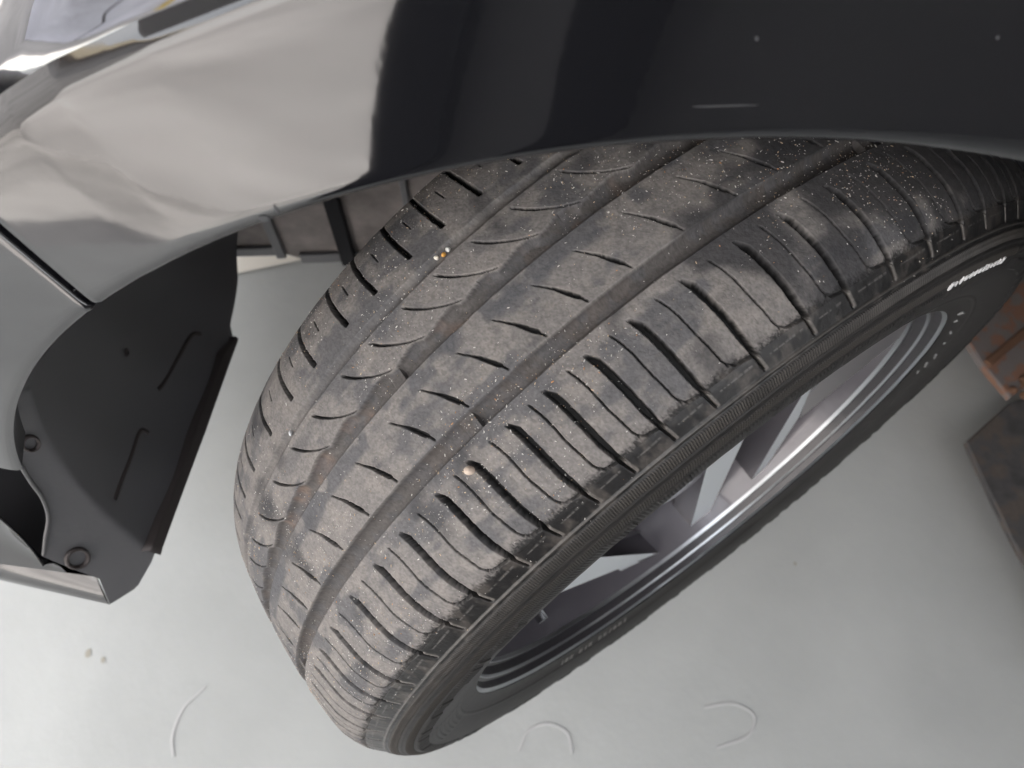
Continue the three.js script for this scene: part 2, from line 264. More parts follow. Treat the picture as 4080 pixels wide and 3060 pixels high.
{
  const NU = 170, NV = 120;
  // upper part, over the wheel
  const top = grid(NU, NV, (u, v) => {
    const x = lerp(-0.305, 0.0865, v);
    const th = lerp(-62, 66, u); return [...linerPoint(th, Math.min(x, th > 52 ? lerp(0.0865, interp(66, LEFT), 0) : x)), x, th * 0.0067];
  });
  // front part, down to its lower edge
  const front = grid(120, NV, (u, v) => {
    let x = lerp(-0.305, 1, v);
    const thG = lerp(66, 110, u), xl = Math.min(0.117, interp(thG, LEFT));
    x = lerp(-0.305, xl, v);
    const th = 66 + (interp(x, BOTTOM) - 66) * u, x2 = lerp(-0.305, Math.min(0.1155, interp(th, LEFT)), v);
    return [...linerPoint(th, x2), x2, th * 0.0067];
  });
  mesh('liner_skin', mergeGeometries([top, front]), M.plastic, liner);
  // under edge turned forward
  const under = grid(60, 4, (u, v) => { const x = lerp(-0.305, 0.1155, u), th = interp(x, BOTTOM); const p = linerPoint(th, Math.min(x, interp(th, LEFT))); const w = 1 - sstep(0.05, 0.09, x); return [p[0], p[1] - 0.004 * v * w, p[2] + 0.05 * v * w, x, v * 0.03]; });
  mesh('liner_under_edge', under, M.plastic, liner);
  const lipG = grid(80, 5, (u, v, i, j) => { const x = lerp(-0.166, 0.076, u), e = -0.0000, th = interp(x, BOTTOM) - 2.5 * (1 - v) * (0.4 + 0.6 * sstep(0, 0.12, u)) + 0.15; const p = arch(th, linerR(th, x) - (j === 0 ? -0.004 : 0.006), x); return [...p, x, th * 0.0067]; });
  mesh('liner_lower_lip', lipG, M.lip, liner);  // browner tone painted for the face turned from the light
  // end face at its inner side
  const tubeOn = (pts, r, lift, seg = 40) => new THREE.TubeGeometry(new THREE.CatmullRomCurve3(pts.map(([th, x]) => new THREE.Vector3(...linerPoint(th, x, lift)))), seg, r, 8);
  for (const pts of [[[108.6, -0.150], [107.2, -0.1444], [104.6, -0.108], [102.4, -0.072], [101.8, -0.066]], [[101.6, -0.024], [100.3, -0.022], [98.8, 0.008], [97.3, 0.043], [97.2, 0.048]]]) {
    const g = tubeOn(pts, 0.0030, -0.0018); mesh('stiffening_groove', g, M.lip, liner);
  }
  mesh('liner_edge_bead', tubeOn([[70.5, 0.047], [72.4, 0.0505], [78.2, 0.0601], [83.1, 0.0664], [86.6, 0.071], [89.3, 0.0786], [91.2, 0.090], [92.65, 0.0985]], 0.0016, 0.0008, 60), M.flange, liner);
  // clip recesses in the outer flange
  const clip = (th, x, a, b) => {
    const g = mergeGeometries([new THREE.TorusGeometry(a, a * 0.2, 8, 24), new THREE.CircleGeometry(a * 0.95, 24).translate(0, 0, -a * 0.22)]);
    g.scale(b, 1, 1); const o = mesh('clip_recess', g, M.lip, liner);
    const p = new THREE.Vector3(...linerPoint(th, x)), q = new THREE.Vector3(...linerPoint(th, x + 0.002)), s2 = new THREE.Vector3(...linerPoint(th + 0.5, x));
    const n = q.sub(p).cross(s2.sub(p)).normalize(); if (n.x < 0) n.negate();
    o.position.copy(p).addScaledVector(n, 0.0012); o.lookAt(p.clone().add(n)); return o;
  };
  clip(78.8, 0.0515, 0.0085, 0.55); clip(96.8, 0.0932, 0.0105, 0.7); clip(92.9, -0.0705, 0.003, 1);
}
{ // black opening between liner and bumper, lower rail of the bumper
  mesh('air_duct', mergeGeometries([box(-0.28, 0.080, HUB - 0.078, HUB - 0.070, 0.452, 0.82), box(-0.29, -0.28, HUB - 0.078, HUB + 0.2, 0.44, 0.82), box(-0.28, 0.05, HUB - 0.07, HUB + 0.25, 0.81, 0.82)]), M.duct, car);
  const P = (x, y, z) => new THREE.Vector3(x, HUB + y, z);
  // lower piece of the bumper behind the opening
  const q = [P(0.0747, 0.030, 0.4783), P(0.0815, 0.016, 0.4725), P(0.0885, 0.001, 0.4690), P(0.0960, -0.0135, 0.4670)];
  const r = [P(0.0884, -0.035, 0.5090), P(0.0915, -0.0383, 0.486), P(0.0947, -0.0417, 0.463), P(0.098, -0.045, 0.440)];
  const s = [P(0.0955, -0.060, 0.520), P(0.1022, -0.0623, 0.4917), P(0.1088, -0.0646, 0.4635), P(0.1155, -0.0669, 0.4353)];
  const e0 = (v, v1) => v.clone().add(v.clone().sub(v1).multiplyScalar(3));
  const strip = (A, B) => { const a = [e0(A[0], A[1]), ...A], b = [e0(B[0], B[1]), ...B]; return grid(a.length - 1, 1, (u, v, i, j) => { const p = j ? b[i] : a[i]; return [p.x, p.y, p.z, p.z, p.y]; }); };
  const low = grid(24, 8, (u, v) => { const a = new THREE.CatmullRomCurve3([e0(q[0], q[1]), ...q]).getPoint(u), b = new THREE.CatmullRomCurve3([e0(r[0], r[1]), r[0], r[1], r[2].clone()]).getPoint(u); const p = a.lerp(b, v); return [p.x - 0.004 * Math.sin(v * Math.PI), p.y, p.z, p.z, p.y]; });
  mesh('bumper_lower_panel', low, M.paint, car);
  mesh('bumper_panel_edge', new THREE.TubeGeometry(new THREE.CatmullRomCurve3([e0(q[0], q[1]), ...q]), 40, 0.0012, 8), M.paint, car);
  const rail = grid(30, 10, (u, v) => {
    const a = new THREE.CatmullRomCurve3([e0(r[0], r[1]), ...r]).getPoint(u), b = new THREE.CatmullRomCurve3([e0(s[0], s[1]), ...s]).getPoint(u);
    const p = a.lerp(b, v); const bulge = 0.0035 * Math.sin(Math.min(1, v) * Math.PI); return [p.x + bulge, p.y, p.z - bulge * 0.3, p.z, p.y];
  });
  const under = grid(30, 2, (u, v) => { const b = new THREE.CatmullRomCurve3([e0(s[0], s[1]), ...s]).getPoint(u); return [b.x - 0.03 * v, b.y - 0.002 * v, b.z + 0.02 * v, b.z, b.y]; });
  const rl = mesh('bumper_lower_rail', mergeGeometries([rail, under]), M.paint, car);
  rl.userData.label = 'bright lower rail of the bumper';
  // corner foot of the liner below the rail
  const c = [r[3], s[3], P(0.1002, -0.0762, 0.4199), P(0.083, -0.0690, 0.409), P(0.074, -0.066, 0.4055)];
  const foot = geo([r[3], c[4], c[3], c[2], s[3]].flatMap((v) => [v.x - 0.002, v.y, v.z - 0.001]), [0, 1, 2, 0, 2, 3, 0, 3, 4], new Float32Array(10));
  mesh('liner_foot', foot, M.plastic, liner);
}
{ // grey splash panel deep inside the arch
  const p = new THREE.Group(); p.name = 'inner_splash_panel'; car.add(p);
  const out = [[0.46, -0.208], [0.4246, -0.2124], [0.3807, -0.2193], [0.3585, -0.235], [0.29, -0.2383], [0.05, -0.228], [0.05, 0.36], [0.22, 0.36], [0.46, 0.20]];
  const sh = new THREE.Shape(out.map(([z, y]) => new THREE.Vector2(z, y)));
  const g = new THREE.ExtrudeGeometry(sh, { depth: 0.004, bevelEnabled: false }); g.rotateY(-Math.PI / 2); g.scale(1, 1, 1); // shape x -> z
  g.translate(-0.352, HUB, 0);
  mesh('panel_sheet', metreUV(g), M.dusty, p);
  const bar = (z0, z1, w, y0, y1, d) => { const b = new RoundedBoxGeometry(d, y1 - y0, w, 2, 0.002); b.translate(-0.352 + d / 2, HUB + (y0 + y1) / 2, (z0 + z1) / 2); return b; };
  mesh('panel_rib', bar(0.377, 0.377, 0.012, -0.226, 0.3, 0.008), M.plastic, p);
  mesh('panel_rib', bar(0.294, 0.294, 0.018, -0.237, 0.3, 0.014), M.duct, p);
  mesh('panel_rib', bar(0.2105, 0.2105, 0.008, -0.233, 0.3, 0.008), M.plastic, p);
  mesh('panel_lower_edge', mergeGeometries([bar(0.42, 0.42, 0.075, -0.222, -0.206, 0.006), bar(0.22, 0.22, 0.27, -0.240, -0.222, 0.006)]), M.plastic, p);
}

// ------------------------------------------------------------------ the wheel
const wheel = new THREE.Group(); wheel.name = 'wheel'; car.add(wheel);
wheel.position.set(0, HUB, 0); wheel.rotation.y = 32.9258 * D2R;
wheel.userData.label = 'front wheel with worn dusty tyre and two-tone alloy rim';
const Rm = 0.3155;
const PROF = new THREE.SplineCurve([[-0.096, 0.2215], [-0.1, 0.230], [-0.1065, 0.245], [-0.1095, 0.262], [-0.106, 0.280], [-0.098, 0.294], [-0.0885, 0.3025], [-0.075, 0.3090], [-0.058, 0.3128], [-0.03, 0.3155], [0, 0.3163], [0.03, 0.3155], [0.058, 0.3128], [0.072, 0.3095], [0.084, 0.3030], [0.093, 0.2945], [0.102, 0.284], [0.1052, 0.276], [0.1062, 0.267], [0.1056, 0.258], [0.1036, 0.248], [0.1006, 0.238], [0.0976, 0.2295], [0.0955, 0.2205]].map((p) => new THREE.Vector2(p[0], p[1])));
// shoulder slot ends measured round the tyre (degrees from the top toward the front), then on round at a similar varying pitch
const TIPS = [-12.03, -6.36, -0.78, 3.97, 9.66, 15.06, 19.63, 24.1, 28.3, 33.0, 37.3, 42.8, 47.6, 53.0, 59.1];
{ const more = [5.1, 4.6, 5.6, 4.5, 5.3, 4.8, 5.7, 4.6, 5.0, 5.4], n = 57, gap = 360 + TIPS[0] - TIPS[TIPS.length - 1]; let sum = 0; for (let k = 0; k < n; k++) sum += more[k % 10]; for (let k = 0; k < n - 1; k++) TIPS.push(TIPS[TIPS.length - 1] + more[k % 10] * gap / sum); }
const NT = TIPS.length, tipAt = (k) => TIPS[((k % NT) + NT) % NT] + 360 * Math.floor(k / NT);
function tipIndex(al) { let a = al; while (a < TIPS[0]) a += 360; while (a >= TIPS[0] + 360) a -= 360; let lo = 0, hi = NT - 1; while (lo < hi) { const m = (lo + hi + 1) >> 1; if (TIPS[m] <= a) lo = m; else hi = m - 1; } return [lo, a]; }
const MAIN = [[0.0428, 1.42], [0.0475, 1.04], [0.055, 0.86], [0.065, 0.72], [0.077, 0.6], [0.085, 0.42], [0.093, 0]];
const SIPE = [[0.0425, 0.75], [0.0485, 0.69], [0.0544, 0.655], [0.0674, 0.635], [0.0738, 0.60], [0.0805, 0.575], [0.083, 0.53]];
const BC = [[-0.0010, 1.05], [0.0085, -0.25], [0.0199, -1.38], [0.0262, -1.82]];
const AB = [[-0.0405, 2.50], [-0.0387, 2.28], [-0.0362, 1.92], [-0.0335, 1.46], [-0.0308, 0.94], [-0.0282, 0.36], [-0.0255, -0.30], [-0.0235, -0.86], [-0.0218, -1.42], [-0.0204, -2.0], [-0.0192, -2.6], [-0.0182, -3.3]];
const LS = [[-0.104, 0.35], [-0.0866, 0.02], [-0.0725, -0.35], [-0.0593, -0.82]];
const seg = (x, tab) => { for (let i = 1; i < tab.length; i++) if (x <= tab[i][0]) { const dx = tab[i][0] - tab[i - 1][0], t = (x - tab[i - 1][0]) / dx; return [lerp(tab[i - 1][1], tab[i][1], t), (tab[i][1] - tab[i - 1][1]) / dx]; } return [tab[tab.length - 1][1], 0]; };
function lineDist(al, x, tab, base, scale = 1) { // metres across the line at this x
  const [da, sl] = seg(x, tab); const k = Rm * D2R;
  return (al - base - da * scale) * k / Math.sqrt(1 + (sl * scale * k) ** 2);
}
const groove = (d, half, soft) => 1 - sstep(half - soft, half + soft, Math.abs(d));
// returns [depth in metres, kind of surface: 0 worn face, 1 groove floor, 2 slot, 3 fresh shoulder rubber]
function tread(al0, x) {
  const [k0, al] = tipIndex(al0);
  const u = al * D2R * Rm;
  const jit = (vnoise(u * 900, x * 900, 3) - 0.5) * 0.0005;
  let d = 0, kind = 0, gw = 0, sw = 0, litStripW = 0, lineW = 0;
  // round grooves
  const wob = (vnoise(u * 60, 4, 31) - 0.5) * 0.0006;
  const band = (l, r, dep, sl, sr) => { const q = x + wob; if (q <= l || q >= r) return 0; const a = clamp((q - l) / sl, 0, 1), b = clamp((r - q) / sr, 0, 1); return dep * Math.sqrt(1 - (1 - a) ** 2) * Math.sqrt(1 - (1 - b) ** 2); };
  let g = band(-0.0500, -0.0440, 0.0022, 0.0030, 0.0030);
  const T0 = tipAt(k0), T1 = tipAt(k0 + 1), pit = T1 - T0;
  { // middle groove with its scalloped edge
    let ph = (T0 - 2.1 - al) / pit; ph = 1 - (((-ph) % 1 + 1) % 1); // grows as the angle falls
    const le = -0.0188 - 0.0030 * (ph < 0.78 ? sstep(0, 0.7, ph) : 1 - sstep(0.78, 1, ph));
    g = Math.max(g, band(le, -0.0102, 0.0048, 0.0046, 0.0036));
  }
  g = Math.max(g, band(0.0250, 0.0352, 0.0062, 0.0060, 0.0030));
  // wear bars lying across the grooves
  for (const a of [32.3, 77, 122, 167, 212, 257, 302, 347]) { let q = Math.abs(al - a); q = Math.min(q, 360 - q); if (x > 0.02 && x < 0.04) g = Math.min(g, lerp(0.0022, 9, sstep(0.75, 1.05, q))); let q2 = Math.abs(al - a - 3.0); q2 = Math.min(q2, 360 - q2); if (x < -0.008 && x > -0.03) g = Math.min(g, lerp(0.0021, 9, sstep(0.7, 1.0, q2))); }
  gw = sstep(0.0004, 0.0016, g); d = g;
  for (let k = k0 - 1; k <= k0 + 2; k++) {
    const T = tipAt(k), p = tipAt(k + 1) - T; let q;
    if (x > 0.0415 && x < 0.0945) {
      q = lineDist(al, x, MAIN, T); const half = lerp(0.0008, 0.0018, sstep(0.0425, 0.048, x)) * (1 - 0.25 * sstep(0.078, 0.086, x));
      const on = sstep(0.0418, 0.0434, x) * (1 - sstep(0.0928, 0.0938, x));
      const dep = lerp(0.0066, 0.0022, sstep(0.083, 0.091, x)); const w = groove(q + jit * 0.5, half, 0.0004) * on;
      d = Math.max(d, w * dep);
      const litStrip = Math.max(0, 1 - ((q + 0.0006) / 0.00105) ** 2) * sstep(0.0850, 0.0890, x) * (1 - sstep(0.0932, 0.0938, x)); if (litStrip > 0.01) { d = lerp(d, -0.0007, Math.sqrt(litStrip) * sstep(0.085, 0.0885, x)); litStripW = Math.max(litStripW, litStrip); }
      sw = Math.max(sw, w);
      const [sd] = seg(x, SIPE);
      if (x < 0.0838) { q = lineDist(al, x, SIPE.map(([a, b]) => [a, b * p]), T); const w2 = groove(q + jit * 0.4, 0.00036, 0.00022) * sstep(0.0418, 0.0432, x); d = Math.max(d, w2 * 0.0026); sw = Math.max(sw, w2); }
      // hook at the foot of the sipe, running to the next slot
      const a1 = T + 0.53 * p, a0 = T + 0.42;
      if (al > a0 && al < a1 + 0.05) { const t = (al - a0) / (a1 - a0), xc = lerp(0.0862, 0.0846, t) - 0.0016 * sstep(0.75, 1, t); const w3 = groove(x - xc, 0.00042, 0.00022); d = Math.max(d, w3 * 0.0016); sw = Math.max(sw, w3 * 0.5); }
      // low raised line between the slot ends
      const e0 = T + 0.95, e1 = T + p - 0.75;
      if (x > 0.086) { const w4 = groove(x - 0.0892 - 0.0006 * (al - e0) / p, 0.00026, 0.00018) * sstep(e0, e0 + 0.15, al) * (1 - sstep(e1 - 0.15, e1, al)); d -= w4 * 0.0008; lineW = Math.max(lineW, w4); }
    }
    if (x > -0.002 && x < 0.0245) {
      q = lineDist(al, x, BC, T); const half = 0.0002 + 0.00075 * sstep(0.002, 0.016, x) - 0.0006 * sstep(0.0185, 0.0205, x);
      const w = groove(q + jit * 0.4, half + 0.0001, 0.00025) * sstep(-0.0016, 0.0, x) * (1 - sstep(0.0225, 0.0240, x)); const dep = lerp(0.0014, 0.0036, sstep(0.002, 0.012, x)) - 0.0018 * sstep(0.0185, 0.0205, x);
      d = Math.max(d, w * dep); sw = Math.max(sw, w);
    }
    if (x > -0.0412 && x < -0.0182) {
      q = lineDist(al, x, AB, T); const w = groove(q + jit * 0.5, lerp(0.00055, 0.0003, sstep(-0.034, -0.026, x)), 0.00028) * sstep(-0.0412, -0.0396, x) * (1 - sstep(-0.0215, -0.0185, x));
      d = Math.max(d, w * lerp(0.0026, 0.0016, sstep(-0.032, -0.024, x))); sw = Math.max(sw, w * 0.9);
    }
    if (x < -0.0585) {
      q = lineDist(al, x, LS, T); const w = groove(q + jit, 0.00135, 0.00035) * (1 - sstep(-0.0602, -0.0588, x)); d = Math.max(d, w * 0.0060); sw = Math.max(sw, w);
      q = lineDist(al, x, LS, T + 0.5 * p); const w2 = groove(q, 0.0003, 0.0002) * sstep(-0.0835, -0.082, x) * (1 - sstep(-0.0745, -0.073, x)); d = Math.max(d, w2 * 0.0016); sw = Math.max(sw, w2);
    }
  }
  // worn edge of the blocks, fresh rubber below
  const wear = 0.0845 + (vnoise(u * 90, 2, 8) - 0.5) * 0.0016 + (vnoise(u * 420, x * 420, 9) - 0.5) * 0.0014 + (vnoise(u * 1500, x * 1500, 10) - 0.5) * 0.0034;
  const fr = sstep(wear - 0.0022, wear + 0.0020, x); d += fr * 0.0003;
  d += (fbm(u * 160, x * 160, 12, 3) - 0.5) * 0.00030 * (1 - 0.6 * gw);
  return [d, { gw, sw, fr, litStrip: litStripW, line: lineW }, u];
}
const mix3 = (a, b, t) => [lerp(a[0], b[0], t), lerp(a[1], b[1], t), lerp(a[2], b[2], t)];
const DUST = [0.150, 0.140, 0.134], DUSTW = [0.180, 0.166, 0.155], SMEAR = [0.066, 0.067, 0.073], DARK = [0.026, 0.026, 0.029], FLOORD = [0.070, 0.064, 0.061], RUSTD = [0.135, 0.096, 0.076], FRESH = [0.010, 0.0097, 0.0097], SLOT_SHADE = [0.006, 0.0058, 0.0056];
function treadColour(u, x, k3) {
  const big = fbm(u * 42, x * 40, 40, 4), mid = fbm(u * 150 + 7, x * 150, 50, 3), fine = vnoise(u * 1300, x * 1300, 60), grain = vnoise(u * 520, x * 520, 61);
  const along = fbm(u * 24, x * 130, 70, 3);
  let c = mix3(DUST, DUSTW, sstep(0.42, 0.7, mid));
  // patches rubbed clean: outlines of their own, also beside the grooves
  const m = sstep(0.50, 0.62, big * 0.6 + along * 0.4 + (grain - 0.5) * 0.05);
  c = mix3(c, SMEAR, 0.75 * m);
  const strip = sstep(0.0068, 0.0035, Math.abs(x + 0.0055)) + sstep(0.006, 0.003, Math.abs(x + 0.036)) * 0.5;
  c = mix3(c, SMEAR, 0.8 * Math.min(1, strip) * sstep(0.42, 0.54, fbm(u * 60, x * 60, 75, 3)));
  const rearShade = lerp(-0.14, 0.15, sstep(0.11, -0.02, u > 1.2 ? u - 6.2832 * Rm : u));  // painted shade: dark patches multiply toward the back, under the fender
  c = mix3(c, DARK, 0.85 * sstep(0.47, 0.66, fbm(u * 30 + 3, x * 26, 83, 3) + rearShade * 1.5 + (grain - 0.5) * 0.05));
  const f = mix3(mix3(FLOORD, RUSTD, sstep(0.54, 0.70, fbm(u * 45, x * 30 + 9, 80, 3)) * (x < 0 && x > -0.03 ? 0.7 : 0.1)), SMEAR, 0.5 * sstep(0.45, 0.65, mid));
  c = mix3(c, f, k3.gw * (x < -0.04 ? 0.45 : 1));
  c = mix3(c, mix3(FRESH, [0.045, 0.040, 0.036], sstep(0.5, 0.75, mid)), k3.fr);
  c = mix3(c, [0.12, 0.115, 0.11], 0.8 * k3.line * sstep(0.1, 0.5, vnoise(u * 900, 3, 62)));
  c = mix3(c, SLOT_SHADE, sstep(0.3, 0.6, k3.sw));  // shade inside the slots painted near-black
  c = mix3(c, [0.105, 0.096, 0.088], Math.min(1, k3.litStrip * 1.4) * sstep(0.0850, 0.088, x));  // light on the slot floor painted as a paler raised strip
  const k = 0.66 + 0.46 * fine + 0.22 * grain; return [c[0] * k, c[1] * k, c[2] * k];
}
{
  // profile samples, denser where the tread has detail
  const raw = PROF.getSpacedPoints(2400).map((p) => [p.x, p.y]);
  const cols = []; let acc = 1, last = null;
  for (const p of raw) {
    const [x, r] = p; const outer = r < 0.2905;
    const stp = last ? Math.hypot(x - last[0], r - last[1]) : 1;
    const want = outer ? (x > 0 ? (r > 0.255 ? 0.00055 : 0.0011) : 0.003) : (x < -0.1 ? 0.002 : 0.00052);
    acc += stp; if (acc >= want || !last) { cols.push(p); acc = 0; } last = p;
  }
  cols.push(raw[raw.length - 1]);
  const als = []; for (let a = -34; a < 104; a += 0.072) als.push(a); for (let a = 104; a < 326; a += 0.62) als.push(a); als.push(326);
  const nA = als.length, nC = cols.length;
  const nx = [], nr = [], sl = [0];
  for (let j = 0; j < nC; j++) { const a = cols[Math.max(0, j - 1)], b = cols[Math.min(nC - 1, j + 1)]; const dx = b[0] - a[0], dr = b[1] - a[1], l = Math.hypot(dx, dr); nx.push(-dr / l); nr.push(dx / l); if (j) sl.push(sl[j - 1] + Math.hypot(cols[j][0] - cols[j - 1][0], cols[j][1] - cols[j - 1][1])); }
  const pos = new Float32Array(nA * nC * 3), col = new Float32Array(nA * nC * 3), uv = new Float32Array(nA * nC * 2);
  const ridged = (al, per) => { const t = ((al / per) % 1 + 1) % 1; return sstep(0.1, 0.35, t) * (1 - sstep(0.65, 0.9, t)); };
  for (let i = 0; i < nA; i++) {
    const al = als[i], ca = Math.cos(al * D2R), sa = Math.sin(al * D2R), fine = al < 104.1;
    for (let j = 0; j < nC; j++) {
      const [x, r] = cols[j]; let d = 0, c;
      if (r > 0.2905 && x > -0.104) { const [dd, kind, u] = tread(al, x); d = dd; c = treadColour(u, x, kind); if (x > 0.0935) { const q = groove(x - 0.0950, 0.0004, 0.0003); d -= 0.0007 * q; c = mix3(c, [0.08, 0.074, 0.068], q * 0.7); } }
      else if (x > 0) {
        const u = al * D2R * Rm; const f = vnoise(u * 300, r * 900, 30);
        c = mix3(FRESH, [0.034, 0.030, 0.027], 0.6 * f); if (r < 0.262) c = mix3(c, [0.03, 0.028, 0.027], 0.7);
        if (r < 0.2900 && r > 0.2862) { const q = ridged(al + (r - 0.288) * 30, 0.288); d = -0.0006 * q; c = mix3([0.014, 0.0135, 0.013], [0.085, 0.078, 0.071], q * (0.5 + 0.5 * vnoise(u * 120, 3, 5))); }
        else if (r < 0.2822 && r > 0.2768) { const q = ridged(al + (r - 0.28) * 60, 0.288); d = -0.0005 * q; c = mix3([0.014, 0.0135, 0.013], [0.075, 0.068, 0.061], q * 0.8); }
        else if (r < 0.2855 && r > 0.2842) d = -0.0004;
        else if (r < 0.2745 && r > 0.266) { d = -0.0007 * sstep(0.2745, 0.2735, r) * (vnoise(al / 1.7, 1, 77) > 0.45 ? 1 : 0) - 0.0003 * ridged(al, 0.47); }
        else if (r < 0.262 && r > 0.242 && al > 78 && al < 103) d = -0.0006 * ridged(r * 100, 0.35) * sstep(78, 80, al) * (1 - sstep(96, 98, al + 40 * (r - 0.25)));
        else if (r < 0.2385 && r > 0.2372) d = -0.0007;
        d += (fbm(u * 120, r * 120, 15, 2) - 0.5) * 0.0002;
      } else { c = FRESH; }
      const rr = r - d * nr[j], xx = x - d * nx[j]; const o = (i * nC + j) * 3;
      pos[o] = xx; pos[o + 1] = rr * ca; pos[o + 2] = rr * sa; col[o] = c[0]; col[o + 1] = c[1]; col[o + 2] = c[2];
      uv[(i * nC + j) * 2] = al * D2R * Rm; uv[(i * nC + j) * 2 + 1] = sl[j];
    }
  }
  const full = [];
  for (let i = 0; i < nA - 1; i++) for (let j = 0; j < nC - 1; j++) { const a = i * nC + j, b = a + nC; full.push(a, a + 1, b, b, a + 1, b + 1); }
  const whole = geo(pos, full, uv, col); const nrm = whole.attributes.normal.array;
  const slice = (name, x0, x1, mat, label, rOK) => { // columns between two places on the profile
    let j0 = 0, j1 = nC - 1; const key = (p) => p;
    j0 = cols.findIndex((p) => x0(p)); j1 = cols.length - 1 - [...cols].reverse().findIndex((p) => x1(p));
    const w = j1 - j0 + 1, P = new Float32Array(nA * w * 3), N = new Float32Array(nA * w * 3), C = new Float32Array(nA * w * 3), U = new Float32Array(nA * w * 2), idx = [];
    for (let i = 0; i < nA; i++) { const s = i * nC + j0; P.set(pos.subarray(s * 3, (s + w) * 3), i * w * 3); N.set(nrm.subarray(s * 3, (s + w) * 3), i * w * 3); C.set(col.subarray(s * 3, (s + w) * 3), i * w * 3); U.set(uv.subarray(s * 2, (s + w) * 2), i * w * 2); }
    for (let i = 0; i < nA - 1; i++) for (let j = 0; j < w - 1; j++) { const a = i * w + j, b = a + w; idx.push(a, a + 1, b, b, a + 1, b + 1); }
    const o = mesh(name, geo(P, idx, U, C, N), mat, wheel); if (label) o.userData.label = label; return o;
  };
  const edges = [-0.0500, -0.0438, -0.0225, -0.0104, 0.0254, 0.0351]; // where one piece of tread meets the next
  const on = (p) => p[1] > 0.2905;
  const cut = (v) => { let best = 0, bd = 9; cols.forEach((p, j) => { if (on(p) && Math.abs(p[0] - v) < bd) { bd = Math.abs(p[0] - v); best = j; } }); return best; };
  const E = edges.map(cut), first = cols.findIndex(on), lastOn = nC - 1 - [...cols].reverse().findIndex(on);
  const serr = cols.findIndex((p, j) => j > lastOn && p[1] < 0.2862 && p[0] > 0);
  const take = (name, j0, j1, mat, label) => slice(name, (p) => cols.indexOf(p) === j0, (p) => cols.indexOf(p) === j1, mat, label);
  take('inner_sidewall', 0, first, M.sidewall, 'inner sidewall of the tyre');
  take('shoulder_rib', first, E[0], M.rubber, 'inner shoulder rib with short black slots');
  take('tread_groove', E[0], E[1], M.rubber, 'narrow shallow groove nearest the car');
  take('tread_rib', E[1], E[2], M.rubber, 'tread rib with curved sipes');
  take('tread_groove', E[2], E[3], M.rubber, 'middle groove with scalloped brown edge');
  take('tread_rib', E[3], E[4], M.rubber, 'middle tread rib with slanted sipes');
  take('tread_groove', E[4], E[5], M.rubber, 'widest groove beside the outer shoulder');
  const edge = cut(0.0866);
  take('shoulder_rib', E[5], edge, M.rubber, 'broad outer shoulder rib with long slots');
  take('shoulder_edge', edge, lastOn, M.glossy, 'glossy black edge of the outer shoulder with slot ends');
  take('serrated_band', lastOn, serr, M.sidewall, 'finely serrated band round the outer shoulder');
  take('sidewall', serr, nC - 1, M.sidewall, 'black outer sidewall of the tyre');
}
const tyreR = (x) => { let best = 9, r = 0.3; for (const p of PROFPTS) { const q = Math.abs(p.x - x); if (p.y > 0.29 && q < best) { best = q; r = p.y; } } return r; };
const PROFPTS = PROF.getSpacedPoints(600);

